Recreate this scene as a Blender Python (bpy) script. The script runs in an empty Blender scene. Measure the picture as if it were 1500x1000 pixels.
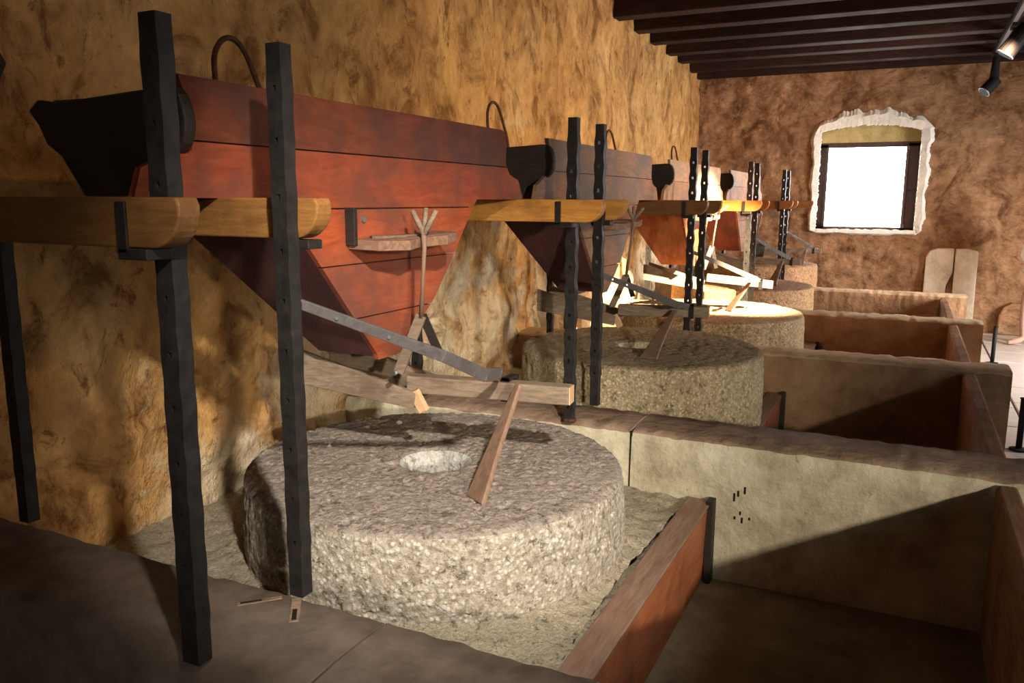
import bpy, bmesh, math, random
import numpy as np
from mathutils import Vector, Matrix
random.seed(7)
K = 1.15            # layout unit -> metres
Z0 = 1.40           # eye height above floor, layout units
C = bpy.context.scene.collection
def W(p): return Vector((K*p[0], K*p[1], K*(p[2]+Z0)))

# ------------------------------------------------------------------ camera
cam_d = bpy.data.cameras.new('camera'); cam = bpy.data.objects.new('camera', cam_d); C.objects.link(cam)
bpy.context.scene.camera = cam
r = Vector((0.89977839, 0.4363211, 0.00476847)); u = Vector((-0.07937313, 0.15291733, 0.98504629)); f = Vector((-0.4290673, 0.88670186, -0.17222388))
cam.matrix_world = Matrix(((r.x, u.x, -f.x, 0), (r.y, u.y, -f.y, 0), (r.z, u.z, -f.z, K*Z0), (0, 0, 0, 1)))
cam_d.sensor_width = 36; cam_d.lens = 1189.2/1500*36; cam_d.clip_start = .02

# ------------------------------------------------------------------ world, light, exposure
sc = bpy.context.scene
sc.view_settings.view_transform = 'Standard'; sc.view_settings.look = 'None'
sc.view_settings.gamma = 1; sc.view_settings.use_curve_mapping = False
sc.view_settings.exposure = 0.0
wd = bpy.data.worlds.new('sky'); sc.world = wd; wd.use_nodes = True
bg = wd.node_tree.nodes['Background']; bg.inputs[0].default_value = (.93, .97, 1, 1); bg.inputs[1].default_value = 5.0

def spot(name, loc, to, power, col, angle, blend, rad):
    d = bpy.data.lights.new(name, 'SPOT'); d.energy = power; d.color = col
    d.spot_size = math.radians(angle); d.spot_blend = blend; d.shadow_soft_size = rad
    o = bpy.data.objects.new(name, d); C.objects.link(o); o.location = W(loc)
    o.rotation_euler = (W(to)-W(loc)).to_track_quat('-Z', 'Y').to_euler(); return o
def area(name, loc, to, sx, sy, power, col, spread=180):
    d = bpy.data.lights.new(name, 'AREA'); d.shape = 'RECTANGLE'; d.size = sx; d.size_y = sy; d.energy = power; d.color = col
    d.spread = math.radians(spread)
    o = bpy.data.objects.new(name, d); C.objects.link(o); o.location = W(loc)
    o.rotation_euler = (W(to)-W(loc)).to_track_quat('-Z', 'Y').to_euler(); return o
# low light coming in from the doorway end, behind and to the right of the photographer
spot('doorway_light', (3.1, -2.3, .58), (-.75, 2.6, -.66), 1500, (1.0, .88, .72), 31, 1.0, .09)
# warm museum spots on the track, with one added fill among them
spot('track_light_near', (.60, 1.4, 1.05), (-2.1, 2.6, -.35), 50, (1.0, .55, .20), 75, .9, .05)
spot('stone_top_fill', (.60, -.1, 1.05), (-1.30, 2.05, -.74), 850, (1.0, .92, .83), 37, .9, .05)  # added without a fixture to brighten the nearest stone's top
spot('track_light_middle', (.60, 4.6, 1.05), (-2.2, 5.0, .5), 260, (1.0, .64, .30), 95, .9, .05)
spot('track_light_stone', (1.2, 4.2, 1.2), (-1.05, 5.75, -.34), 19000, (1.0, .80, .50), 23, .45, .04)
spot('track_light_far', (.62, 7.6, 1.2), (-.7, 9.6, -.4), 170, (1.0, .58, .36), 115, .9, .05)
# daylight at the far window, plus an unseen fill added at the side
area('window_daylight', (-.47, 10.62, .2), (-.47, 9.0, -.2), 1.25, 1.25, 110, (.95, .98, 1.0))
area('side_fill', (3.38, 7.3, -.1), (0.6, 7.8, -1.4), 1.3, 1.7, 230, (1.0, .93, .88), 120)

# ------------------------------------------------------------------ noise for geometry
def _h(ix, iy, iz, s):
    n = (ix*374761393 + iy*668265263 + iz*2147483647 + s*1274126177) & 0xffffffff
    n = ((n ^ (n >> 13))*1274126177) & 0xffffffff
    return ((n ^ (n >> 16)) & 0xffff)/65535.0
def vnoise(P, s=0):
    I = np.floor(P).astype(np.int64); F = P-I; F = F*F*(3-2*F); o = 0
    for a in (0, 1):
        for b in (0, 1):
            for c in (0, 1):
                w = (F[:, 0] if a else 1-F[:, 0])*(F[:, 1] if b else 1-F[:, 1])*(F[:, 2] if c else 1-F[:, 2])
                o = o + w*_h(I[:, 0]+a, I[:, 1]+b, I[:, 2]+c, s)
    return o*2-1
def fbm(P, sc_, oct_=4, s=0, g=.5):
    o = 0; a = 1
    for k in range(oct_):
        o = o + a*vnoise(P*sc_*(2**k)+17.3*k, s+k); a *= g
    return o

# ------------------------------------------------------------------ materials
def nt(name, rough=.85, metal=0, spec=.3):
    m = bpy.data.materials.new(name); m.use_nodes = True; t = m.node_tree
    b = t.nodes['Principled BSDF']; b.inputs['Roughness'].default_value = rough; b.inputs['Metallic'].default_value = metal
    b.inputs['Specular IOR Level'].default_value = spec
    return m, t, b
def N(t, kind, **kw):
    n = t.nodes.new(kind)
    for k, v in kw.items():
        if k in n.inputs: n.inputs[k].default_value = v
        else: setattr(n, k, v)
    return n
def pos(t, scale=(1, 1, 1), obj=False):
    if obj: s = N(t, 'ShaderNodeTexCoord').outputs['Object']
    else: s = N(t, 'ShaderNodeNewGeometry').outputs['Position']
    mp = N(t, 'ShaderNodeMapping'); mp.inputs['Scale'].default_value = scale
    t.links.new(s, mp.inputs['Vector']); return mp.outputs[0]
def noise(t, v, scale, detail=5, rough=.6, dist=0):
    n = N(t, 'ShaderNodeTexNoise', Scale=scale, Detail=detail, Roughness=rough, Distortion=dist)
    t.links.new(v, n.inputs['Vector']); return n.outputs['Fac']
def ramp(t, fac, stops, interp='LINEAR'):
    n = N(t, 'ShaderNodeValToRGB'); cr = n.color_ramp; cr.interpolation = interp
    while len(cr.elements) < len(stops): cr.elements.new(.5)
    for e, (p, c) in zip(cr.elements, stops):
        e.position = p; e.color = (*c, 1) if len(c) == 3 else c
    t.links.new(fac, n.inputs[0]); return n.outputs[0]
def mix(t, fac, a, b, mode='MIX'):
    n = N(t, 'ShaderNodeMix', data_type='RGBA', blend_type=mode)
    for sock, val in ((n.inputs[0], fac), (n.inputs[6], a), (n.inputs[7], b)):
        if hasattr(val, 'links') or hasattr(val, 'is_output'): t.links.new(val, sock)
        elif isinstance(val, (int, float)): sock.default_value = val
        else: sock.default_value = (*val, 1)
    return n.outputs[2]
def bump(t, b, h, strength=.5, dist=.01, prev=None):
    n = N(t, 'ShaderNodeBump', Strength=strength, Distance=dist)
    t.links.new(h, n.inputs['Height'])
    if prev is not None: t.links.new(prev, n.inputs['Normal'])
    t.links.new(n.outputs[0], b.inputs['Normal']); return n.outputs[0]
g3 = lambda v: (v, v, v)

def plaster(name, dark, mid, light, pit=(.10, .045, .02), pitamt=.62, big=1.3, stretch=(1, 1, .8), strength=.6):
    m, t, b = nt(name, .92, spec=.15)
    v = pos(t, stretch)
    c = ramp(t, noise(t, v, big, 6, .62, .3), [(.32, dark), (.5, mid), (.68, light)])
    c = mix(t, .35, c, ramp(t, noise(t, v, 9, 5, .7), [(.3, tuple(x*.55 for x in mid)), (.6, tuple(min(1, x*1.25) for x in light))]))
    if name in ('ochre_plaster', 'rubble_wall'):
        c = mix(t, 1.0, c, ramp(t, noise(t, pos(t, (1, 1, .8)), 3.6, 6, .68, .8), [(.36, (.50, .42, .36)), (.47, (.92, .90, .88)), (.62, (1.12, 1.10, 1.05))]), 'MULTIPLY')
    pn = noise(t, pos(t, (1.0, 1.0, .62)), 10.0, 6, .74, .6)
    pf = ramp(t, pn, [(pitamt, g3(0)), (pitamt+.09, g3(.85))])
    c = mix(t, pf, c, pit)
    t.links.new(c, b.inputs['Base Color'])
    n1 = bump(t, b, noise(t, v, 6, 6, .65), strength, .06)
    n2 = bump(t, b, noise(t, v, 38, 4, .7), strength*.5, .01, n1)
    inv = N(t, 'ShaderNodeMath', operation='SUBTRACT'); inv.inputs[0].default_value = 1; t.links.new(pf, inv.inputs[1])
    bump(t, b, inv.outputs[0], .6, .012, n2)
    return m
def wood(name, dark, light, grain=(1, 14, 14), rough=.7, dirt=(.06, .04, .025), dirtamt=.6, bs=.35, spec=.3):
    m, t, b = nt(name, rough, spec=spec)
    gv = pos(t, grain)
    c = ramp(t, noise(t, gv, 4.5, 7, .65, 1.0), [(.3, dark), (.7, light)])
    c = mix(t, ramp(t, noise(t, pos(t), 4.5, 5, .6), [(dirtamt-.12, g3(0)), (dirtamt+.14, g3(.75))]), c, dirt)
    oi = N(t, 'ShaderNodeObjectInfo')
    c = mix(t, 1.0, c, oi.outputs['Color'], 'MULTIPLY')
    t.links.new(c, b.inputs['Base Color'])
    bump(t, b, noise(t, gv, 9, 6, .7), bs, .004)
    return m
def granite(name, base, dark, light, fine=1.0, peb=.6, pebsel=.50):
    m, t, b = nt(name, .9, spec=.2)
    v = pos(t)
    c = ramp(t, noise(t, v, 48*fine, 5, .8), [(.38, dark), (.50, base), (.62, light)])
    vo = N(t, 'ShaderNodeTexVoronoi', Scale=58*fine, Randomness=1.0); t.links.new(v, vo.inputs['Vector'])
    pe = ramp(t, vo.outputs['Distance'], [(.20, g3(1)), (.46, g3(0))])
    sel = ramp(t, noise(t, v, 13, 3), [(pebsel-.08, g3(0)), (pebsel+.06, g3(peb))])
    f2 = mix(t, 1.0, pe, sel, 'MULTIPLY')
    c = mix(t, f2, c, tuple(min(1, x*1.45) for x in light))
    hol = ramp(t, noise(t, v, 27, 5, .75), [(.585, g3(0)), (.66, g3(.9))])
    c = mix(t, hol, c, tuple(x*.42 for x in dark))
    c = mix(t, .45, c, ramp(t, noise(t, v, 2.2, 4), [(.3, tuple(x*.72 for x in base)), (.7, tuple(min(1, x*1.3) for x in base))]))
    oi = N(t, 'ShaderNodeObjectInfo'); c = mix(t, 1.0, c, oi.outputs['Color'], 'MULTIPLY')
    t.links.new(c, b.inputs['Base Color'])
    n1 = bump(t, b, noise(t, v, 55, 5, .8), .9, .014)
    n2 = bump(t, b, pe, .5, .005, n1)
    inv = N(t, 'ShaderNodeMath', operation='SUBTRACT'); inv.inputs[0].default_value = 1; t.links.new(hol, inv.inputs[1])
    bump(t, b, inv.outputs[0], .8, .010, n2)
    return m
def plain(name, c, rough=.6, metal=0, var=.3, sc_=20, bs=.2, spec=.3):
    m, t, b = nt(name, rough, metal, spec)
    n = noise(t, pos(t), sc_, 5, .65)
    t.links.new(ramp(t, n, [(.25, tuple(x*(1-var) for x in c)), (.75, tuple(min(1, x*(1+var)) for x in c))]), b.inputs['Base Color'])
    bump(t, b, n, bs, .004); return m

M = {}
M['wall'] = plaster('ochre_plaster', (.25, .10, .028), (.51, .265, .078), (.66, .42, .18), (.20, .075, .03), .575, 1.9, (1, 1, .8), 1.0)
def patches(m):
    t = m.node_tree; b = t.nodes['Principled BSDF']; old = b.inputs['Base Color'].links[0].from_socket
    sep = N(t, 'ShaderNodeSeparateXYZ'); t.links.new(N(t, 'ShaderNodeNewGeometry').outputs['Position'], sep.inputs[0])
    n = noise(t, pos(t), 1.7, 5, .65, .5)
    ad = N(t, 'ShaderNodeMath', operation='MULTIPLY_ADD'); t.links.new(sep.outputs['Z'], ad.inputs[0]); ad.inputs[1].default_value = -.22; ad.inputs[2].default_value = .36
    a2 = N(t, 'ShaderNodeMath', operation='ADD'); t.links.new(ad.outputs[0], a2.inputs[0]); t.links.new(n, a2.inputs[1])
    rg = N(t, 'ShaderNodeMapRange'); t.links.new(sep.outputs['Y'], rg.inputs[0]); rg.inputs[1].default_value = 1.7; rg.inputs[2].default_value = 3.4; rg.inputs[3].default_value = -.22; rg.inputs[4].default_value = .02
    a3 = N(t, 'ShaderNodeMath', operation='ADD'); t.links.new(a2.outputs[0], a3.inputs[0]); t.links.new(rg.outputs[0], a3.inputs[1]); a2 = a3
    fa = ramp(t, a2.outputs[0], [(.58, g3(0)), (.70, g3(.85))])
    pale = ramp(t, noise(t, pos(t), 7, 6, .7, .4), [(.34, (.30, .17, .08)), (.46, (.60, .46, .27)), (.62, (.74, .64, .45))])
    t.links.new(mix(t, fa, old, pale), b.inputs['Base Color'])
patches(M['wall'])
M['wallback'] = plaster('rubble_wall', (.14, .065, .028), (.31, .17, .085), (.45, .28, .165), (.12, .055, .025), .60, 2.6, (1, 1, 1.5), 1.0)
M['whiteplaster'] = plaster('pale_plaster', (.55, .45, .32), (.74, .65, .50), (.85, .78, .64), (.4, .3, .2), .72)
M['band'] = plaster('white_edge_plaster', (.85, .80, .68), (.90, .87, .78), (.93, .91, .84), (.6, .5, .4), .78)
M['reveal'] = plaster('niche_plaster', (.36, .27, .10), (.50, .40, .17), (.6, .5, .26), (.3, .2, .1), .72)
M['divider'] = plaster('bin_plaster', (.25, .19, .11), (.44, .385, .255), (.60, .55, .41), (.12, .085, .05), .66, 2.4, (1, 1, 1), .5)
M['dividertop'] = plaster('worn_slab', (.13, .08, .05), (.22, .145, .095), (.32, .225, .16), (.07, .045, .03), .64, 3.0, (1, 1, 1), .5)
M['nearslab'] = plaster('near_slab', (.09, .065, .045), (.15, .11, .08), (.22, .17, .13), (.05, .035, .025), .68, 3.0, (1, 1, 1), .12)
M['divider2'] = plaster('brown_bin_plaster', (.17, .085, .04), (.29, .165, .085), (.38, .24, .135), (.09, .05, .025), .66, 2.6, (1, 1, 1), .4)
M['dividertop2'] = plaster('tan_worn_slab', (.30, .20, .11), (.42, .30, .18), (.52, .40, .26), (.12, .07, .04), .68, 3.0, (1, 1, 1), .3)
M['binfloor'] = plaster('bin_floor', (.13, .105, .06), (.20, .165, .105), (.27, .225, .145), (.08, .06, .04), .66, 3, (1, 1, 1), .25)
M['sand'] = granite('crushed_grain', (.40, .34, .235), (.22, .17, .11), (.52, .46, .34), 1.6)
M['stonetop'] = granite('millstone_top', (.34, .28, .225), (.13, .095, .075), (.52, .46, .38), 1.1, .35, .56)
M['stoneside'] = granite('millstone_side', (.42, .36, .27), (.17, .125, .085), (.68, .64, .55), .95, .9, .46)
M['eye'] = granite('millstone_eye', (.60, .57, .50), (.38, .34, .28), (.78, .75, .68), 1.2)
M['floor'] = plain('pale_flagstone', (.46, .42, .38), .32, 0, .18, 6, .08, .6)
M['crack'] = plain('dark_crack', (.014, .011, .009), .95)
M['grout'] = plain('floor_joint', (.10, .08, .065), .9)
M['iron'] = plain('forged_iron', (.022, .019, .017), .55, .35, .6, 30, .6, .4)
M['rust'] = plain('rusty_iron', (.10, .045, .022), .7, .3, .5, 40, .4)
M['steel'] = plain('bright_bolt', (.45, .47, .48), .3, .9, .1)
M['ochrewood'] = wood('ochre_beam_wood', (.30, .145, .035), (.50, .27, .075), (2, 14, 14), .6, (.10, .05, .02), .60)
M['paint'] = wood('painted_hopper_wood', (.27, .045, .016), (.43, .10, .034), (14, 1.5, 8), .62, (.115, .050, .034), .475, .35, .2)
M['darkpaint'] = wood('dark_hopper_wood', (.060, .022, .022), (.115, .040, .036), (14, 2, 2), .7, (.03, .014, .014), .55)
M['blackwood'] = wood('blackened_wood', (.016, .012, .010), (.035, .026, .02), (2, 12, 12), .55, (.01, .008, .007), .6)
M['greywood'] = wood('weathered_grey_wood', (.13, .090, .058), (.29, .22, .15), (1.5, 14, 16), .75, (.10, .06, .04), .60)
M['greybar'] = wood('grey_iron_strap_bar', (.065, .058, .055), (.115, .103, .096), (2, 8, 8), .55, (.06, .05, .045), .6)
M['palewood'] = wood('sawn_end_wood', (.50, .30, .16), (.66, .42, .24), (6, 6, 6), .7, (.35, .2, .1), .7)
M['brownwood'] = wood('brown_paddle_wood', (.14, .085, .055), (.25, .155, .10), (10, 10, 1.5), .65, (.12, .06, .03), .64)
M['binwood'] = wood('reddish_bin_board', (.30, .085, .03), (.46, .16, .065), (12, 1.2, 10), .5, (.14, .045, .02), .58, .3, .5)
M['bintop'] = wood('worn_board_top', (.20, .115, .075), (.34, .22, .155), (12, 1.2, 10), .6, (.2, .1, .06), .6)
M['panelwood'] = wood('outer_board_wood', (.20, .11, .06), (.33, .20, .115), (12, 1.2, 8), .95, (.10, .05, .03), .6, .35, .05)
M['beam'] = wood('ceiling_beam_wood', (.020, .010, .008), (.050, .027, .022), (1, 10, 10), .8, (.02, .012, .01), .6, .35, .12)
M['boards'] = wood('ceiling_boards', (.012, .008, .007), (.028, .018, .015), (1, 10, 10), .7)
M['frame'] = plain('dark_window_frame', (.09, .055, .05), .5)
M['track'] = plain('black_enamel', (.012, .012, .012), .65, .0, .1, 20, .1, .15)
M['chrome'] = plain('lamp_rim', (.35, .35, .36), .4, .6, .05)
M['skin'] = plain('skin', (.50, .33, .25), .55, 0, .08, 8, .05)
M['whitecloth'] = plain('white_cloth', (.78, .75, .72), .85, 0, .06, 30, .2)
M['darkcloth'] = plain('dark_cloth', (.03, .025, .03), .85)
M['hair'] = plain('brown_hair', (.06, .035, .02), .6)
m, t, b = nt('window_glass', 0.0); b.inputs['Transmission Weight'].default_value = 1; b.inputs['IOR'].default_value = 1.02
b.inputs['Base Color'].default_value = (1, 1, 1, 1); M['glass'] = m

# ------------------------------------------------------------------ mesh builder (layout units)
class MB:
    def __init__(s): s.v = []; s.f = []; s.mi = []; s.smooth = False
    def add(s, vs, fs, mi=0):
        o = len(s.v); s.v += [tuple(p) for p in vs]
        for q in fs: s.f.append(tuple(i+o for i in q)); s.mi.append(mi)
        return s
    def box(s, x0, x1, y0, y1, z0, z1, mi=0):
        return s.add([(x, y, z) for z in (z0, z1) for y in (y0, y1) for x in (x0, x1)],
                     [(0, 2, 3, 1), (4, 5, 7, 6), (0, 1, 5, 4), (2, 6, 7, 3), (0, 4, 6, 2), (1, 3, 7, 5)], mi)
    def hexa(s, a, b_, mi=0):   # two quads, corresponding corners
        return s.add(list(a)+list(b_), [(3, 2, 1, 0), (4, 5, 6, 7), (0, 1, 5, 4), (1, 2, 6, 5), (2, 3, 7, 6), (3, 0, 4, 7)], mi)
    def bar(s, p, q, w, h, up=(0, 0, 1), mi=0, w2=None, h2=None):
        p = Vector(p); q = Vector(q); d = (q-p).normalized(); side = d.cross(Vector(up)).normalized(); upv = side.cross(d).normalized()
        w2 = w if w2 is None else w2; h2 = h if h2 is None else h2
        A = [p+side*a*w/2+upv*c*h/2 for a, c in ((-1, -1), (1, -1), (1, 1), (-1, 1))]
        B = [q+side*a*w2/2+upv*c*h2/2 for a, c in ((-1, -1), (1, -1), (1, 1), (-1, 1))]
        return s.hexa(A, B, mi)
    def ext(s, pts, vec, mi=0):
        n = len(pts); vec = Vector(vec); a = [Vector(p) for p in pts]
        return s.add(a+[p+vec for p in a], [tuple(range(n-1, -1, -1)), tuple(range(n, 2*n))]+[(i, (i+1) % n, n+(i+1) % n, n+i) for i in range(n)], mi)
    def tube(s, path, rad, n=8, mi=0):
        P = [Vector(p) for p in path]; R = rad if isinstance(rad, (list, tuple)) else [rad]*len(P); vs = []
        up = Vector((.3, .2, .93))
        for i, p in enumerate(P):
            d = (P[min(i+1, len(P)-1)]-P[max(i-1, 0)]).normalized(); a = d.cross(up)
            if a.length < .05: a = d.cross(Vector((1, 0, 0)))
            a.normalize(); c = a.cross(d)
            vs += [p+(a*math.cos(2*math.pi*k/n)+c*math.sin(2*math.pi*k/n))*R[i] for k in range(n)]
        m_ = len(P)
        fs = [(i*n+k, i*n+(k+1) % n, (i+1)*n+(k+1) % n, (i+1)*n+k) for i in range(m_-1) for k in range(n)]
        fs += [tuple(range(n-1, -1, -1)), tuple((m_-1)*n+k for k in range(n))]
        return s.add(vs, fs, mi)
    def build(s, name, mats, parent=None, origin=None, bevel=0, smooth=False, color=None):
        me = bpy.data.meshes.new(name)
        org = Vector(parent['worg']) if parent is not None else (W(origin) if origin is not None else Vector((0, 0, 0)))
        if parent is None and origin is None:
            vs = [W(p) for p in s.v]; org = Vector((sum(p.x for p in vs)/len(vs), sum(p.y for p in vs)/len(vs), min(p.z for p in vs)))
        me.from_pydata([W(p)-org for p in s.v], [], s.f)
        if not isinstance(mats, (list, tuple)): mats = [mats]
        for k in mats: me.materials.append(M[k])
        me.polygons.foreach_set('material_index', s.mi)
        bm = bmesh.new(); bm.from_mesh(me); bmesh.ops.recalc_face_normals(bm, faces=bm.faces); bm.to_mesh(me); bm.free()
        if smooth: me.polygons.foreach_set('use_smooth', [True]*len(me.polygons))
        me.update()
        o = bpy.data.objects.new(name, me); C.objects.link(o)
        if parent is not None: o.parent = parent
        else: o.location = org
        o['worg'] = tuple(org)
        if bevel:
            bv = o.modifiers.new('bevel', 'BEVEL'); bv.width = bevel; bv.segments = 2; bv.limit_method = 'ANGLE'; bv.angle_limit = .6
        if color: o.color = (*color, 1)
        return o
def thing(name, label, cat, loc, group=None):
    o = bpy.data.objects.new(name, None); C.objects.link(o); o.location = W(loc); o['worg'] = tuple(W(loc))
    o.empty_display_size = .05
    return tag(o, label, cat, group)
def tag(o, label, cat, group=None):
    o['label'] = label; o['category'] = cat
    if group: o['group'] = group
    return o
def struct(o): o['kind'] = 'structure'; return o
KIDS = {}
def copy_tree(o, dy, parent=None, color=None):
    c = o.copy(); C.objects.link(c)
    if parent is None: c.location = o.location+Vector((0, K*dy, 0))
    else: c.parent = parent
    if color and c.type == 'MESH': c.color = (*color, 1)
    for ch in [x for x in C.objects if x.parent == o]: copy_tree(ch, 0, c, color)
    return c
def grid_mesh(name, fn, nu, nv, mat, parent=None):
    """fn(U,V)->Nx3 layout coords; builds a displaced sheet"""
    U, V = np.meshgrid(np.linspace(0, 1, nu), np.linspace(0, 1, nv), indexing='ij')
    P = fn(U.ravel(), V.ravel()); mb = MB()
    idx = np.arange(nu*nv).reshape(nu, nv)
    q = np.stack([idx[:-1, :-1], idx[1:, :-1], idx[1:, 1:], idx[:-1, 1:]], -1).reshape(-1, 4)
    return P, q.tolist()
def sheet(name, parts, mat, parent=None, origin=(0, 0, -Z0), smooth=True):
    mb = MB()
    for P, q in parts: mb.add(P.tolist(), q)
    return mb.build(name, mat, parent, origin, smooth=smooth)

S = 1.8
YB = 10.1
def xwall(y): return -2.13-.031*(y-2)

# ================================================================== SETTING
# floor: slab under everything, flagstones in the aisle, cement bottoms of the bins
floor = struct(MB().box(-2.6, 3.4, -3.2, 10.3, -1.56, -1.425).build('floor', 'grout', origin=(0, 0, -Z0)))
tile_x = [.40, .76, 1.24, 1.72, 2.24, 2.78, 3.36]
y = -3.1; row = 0
shared = {}
while y < 10.0:
    L = .56
    for i in range(len(tile_x)-1):
        x0, x1 = tile_x[i]+.008, tile_x[i+1]-.008
        off = (.18 if i % 2 else 0)
        y0, y1 = y+off+.008, min(y+off+L-.008, 10.08)
        if y1 - y0 < .05: continue
        hz = -1.40+random.uniform(-.0025, .0015)
        if i in shared and y1-y0 > L-.03:
            o = shared[i].copy(); C.objects.link(o); o.location = Vector((0, K*(y+off-shared[i]['y0']), K*(hz-shared[i]['z0'])))
        else:
            o = MB().box(x0, x1, y0, y1, -1.43, hz).build('tile', 'floor', floor, bevel=.006)
            if i not in shared: shared[i] = o; o['y0'] = y+off; o['z0'] = hz
    y += L
# left wall
def wl_(U, V):
    Y = -3.2+U*13.4; Z = -1.42+V*3.1
    P = np.stack([np.interp(Y, [-3.2, 2, 10.2], [-2.02, -2.13, -2.384]), Y, Z], -1)
    q = P.copy(); q[:, 2] *= 1.2
    d = .022*fbm(q, 1.3, 3, 3)+.012*fbm(q, 5, 4, 9)
    pit = np.clip(fbm(q*np.array([1, 1, .6]), 9, 3, 21)-.55, 0, 1)
    low = np.clip((.0-Z)*1.5, 0, 1)
    d = d*(1+.9*low)-pit*.04*(.5+low)+low*.010*fbm(q*np.array([1, 1, 1.5]), 4.2, 4, 77)-low*np.clip(fbm(q*np.array([1, .7, 1.6]), 6, 3, 61)-.45, 0, 1)*.07
    P[:, 0] += np.clip(d, -.05, .035); return P
wall_left = struct(sheet('wall_left', [grid_mesh('', wl_, 560, 150, None)], 'wall'))
# back wall with the arched window niche
AX0, AX1, AZ0 = -1.0, .065, -.335
def archz(x): t_ = (x-(AX0+AX1)/2)/((AX1-AX0)/2); return .855-.075*t_*t_
def region(x0, x1, zf0, zf1, nu, nv):
    def fn(U, V):
        X = x0+U*(x1-x0); a = zf0(X); b_ = zf1(X); Z = a+V*(b_-a)
        P = np.stack([X, np.full_like(X, YB), Z], -1)
        d = .03*fbm(P, 2.4, 4, 5)+.014*fbm(P, 9, 3, 8)
        edge = np.maximum(np.maximum(AX0-X, X-AX1), np.maximum(AZ0-Z, Z-(.855-.075*np.clip((X+.4675)/.5325, -1, 1)**2)))
        d = d*np.clip(np.abs(edge)*6, 0, 1)
        P[:, 1] += np.clip(d, -.05, .05); return P
    return grid_mesh('', fn, nu, nv, None)
cst = lambda c: (lambda X: np.full_like(X, c)); arr = lambda X: .855-.075*((X+.4675)/.5325)**2
parts = [region(-2.6, AX0, cst(-1.42), cst(1.7), 90, 130), region(AX1, 3.4, cst(-1.42), cst(1.7), 150, 130),
         region(AX0, AX1, cst(-1.42), cst(AZ0), 60, 60), region(AX0, AX1, arr, cst(1.7), 60, 50)]
wall_back = struct(sheet('wall_back', parts, 'wallback'))
# niche reveal: sides, sill, curved head, slightly splayed
D = .30
def reveal():
    mb = MB(); n = 20
    o_ = [(AX0, AZ0), (AX1, AZ0)]+[(AX1+(AX0-AX1)*i/n, archz(AX1+(AX0-AX1)*i/n)) for i in range(n+1)]
    cx, cz = -.4675, .2
    i_ = [(cx+(x-cx)*.965, cz+(z-cz)*.975) for x, z in o_]
    vs = [(x, YB-.002, z) for x, z in o_]+[(x, YB+D, z) for x, z in i_]; m_ = len(o_)
    mb.add(vs, [(i, (i+1) % m_, m_+(i+1) % m_, m_+i) for i in range(m_)]); return mb
struct(reveal().build('trim_1', 'reveal', origin=(-.4675, YB, AZ0)))
# ragged white band of plaster round the niche, daylight glare painted into its white
def ragged():
    rnd = random.Random(3); mb = MB(); inner = []; 
    def add(x, z, nx, nz, w): inner.append((x, z, nx, nz, w))
    n = 70
    for i in range(n): tt = i/n; add(AX0, AZ0+(archz(AX0)-AZ0)*tt, -1, 0, .045+.02*tt)
    for i in range(n): tt = i/n; x = AX0+(AX1-AX0)*tt; add(x, archz(x), 0, 1, .085+.035*math.sin(tt*math.pi))
    for i in range(n): tt = i/n; add(AX1, archz(AX1)-(archz(AX1)-AZ0)*tt, 1, 0, .075-.02*tt)
    for i in range(n//2): tt = i/(n//2); add(AX1+(AX0-AX1)*tt, AZ0, 0, -1, .03)
    vs = []; L = len(inner)
    for k, (x, z, nx, nz, w) in enumerate(inner):
        w2 = w*(1.22+.20*math.sin(k*.23)+.12*math.sin(k*.6+1)+rnd.uniform(-.07, .09))
        ins = .018*(1+rnd.uniform(-.4, .6))
        vs += [(x-nx*ins, YB-.028, z-nz*ins), (x+nx*w2*.6, YB-.050, z+nz*w2*.6), (x+nx*w2, YB-.028+.02, z+nz*w2), (x-nx*ins, YB+.03, z-nz*ins)]
    fs = []
    for k in range(L):
        a, b_ = 4*k, 4*((k+1) % L)
        fs += [(a, b_, b_+1, a+1), (a+1, b_+1, b_+2, a+2), (a+3, b_+3, b_, a)]
    mb.add(vs, fs); return mb
struct(ragged().build('trim_2', 'band', origin=(-.4675, YB, AZ0)))
# window: frame set inside the niche, two open sashes seen edge-on, panes
win = struct(MB().box(-1.0, -.905, YB+.12, YB+.19, -.325, .64).box(-.075, .045, YB+.12, YB+.19, -.325, .64)
             .box(-1.0, .045, YB+.12, YB+.19, .60, .655).box(-1.0, .045, YB+.12, YB+.19, -.345, -.29)
             .build('window_1', 'frame', origin=(-.4675, YB, AZ0), bevel=.004))
MB().box(-1.0, .06, YB+.12, YB+.16, .655, .875).build('lintel_panel', 'reveal', win)
def sash(xa, xb, w):
    mb = MB(); y0, y1 = YB-.02, YB+.12
    d = Vector((xb-xa, y1-y0, 0)); 
    for (s0, s1, z0, z1) in ((0, 1, .56, .60), (0, 1, -.29, -.25), (0, .12, -.25, .56), (.85, 1, -.25, .56)):
        p = Vector((xa, y0, 0))+d*s0; q = Vector((xa, y0, 0))+d*s1
        mb.ext([(p.x, p.y, z0), (q.x, q.y, z0), (q.x, q.y, z1), (p.x, p.y, z1)], (w, 0, 0))
    return mb
for xa, xb, w in ((-.905, -.925, .016), (-.075, -.045, -.018)):
    sh_ = sash(xa, xb, w).build('sash', 'frame', win)
    MB().ext([(xa+w/2, YB, -.25), (xb+w/2, YB+.11, -.25), (xb+w/2, YB+.11, .56), (xa+w/2, YB, .56)], (.002, 0, 0)).build('pane', 'glass', sh_)
MB().bar((-.045, YB+.10, .12), (.05, YB+.04, .12), .012, .014).build('latch', 'iron', win)
MB().box(-.925, -.035, YB+.150, YB+.156, -.29, .60).build('pane', 'glass', win)
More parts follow.
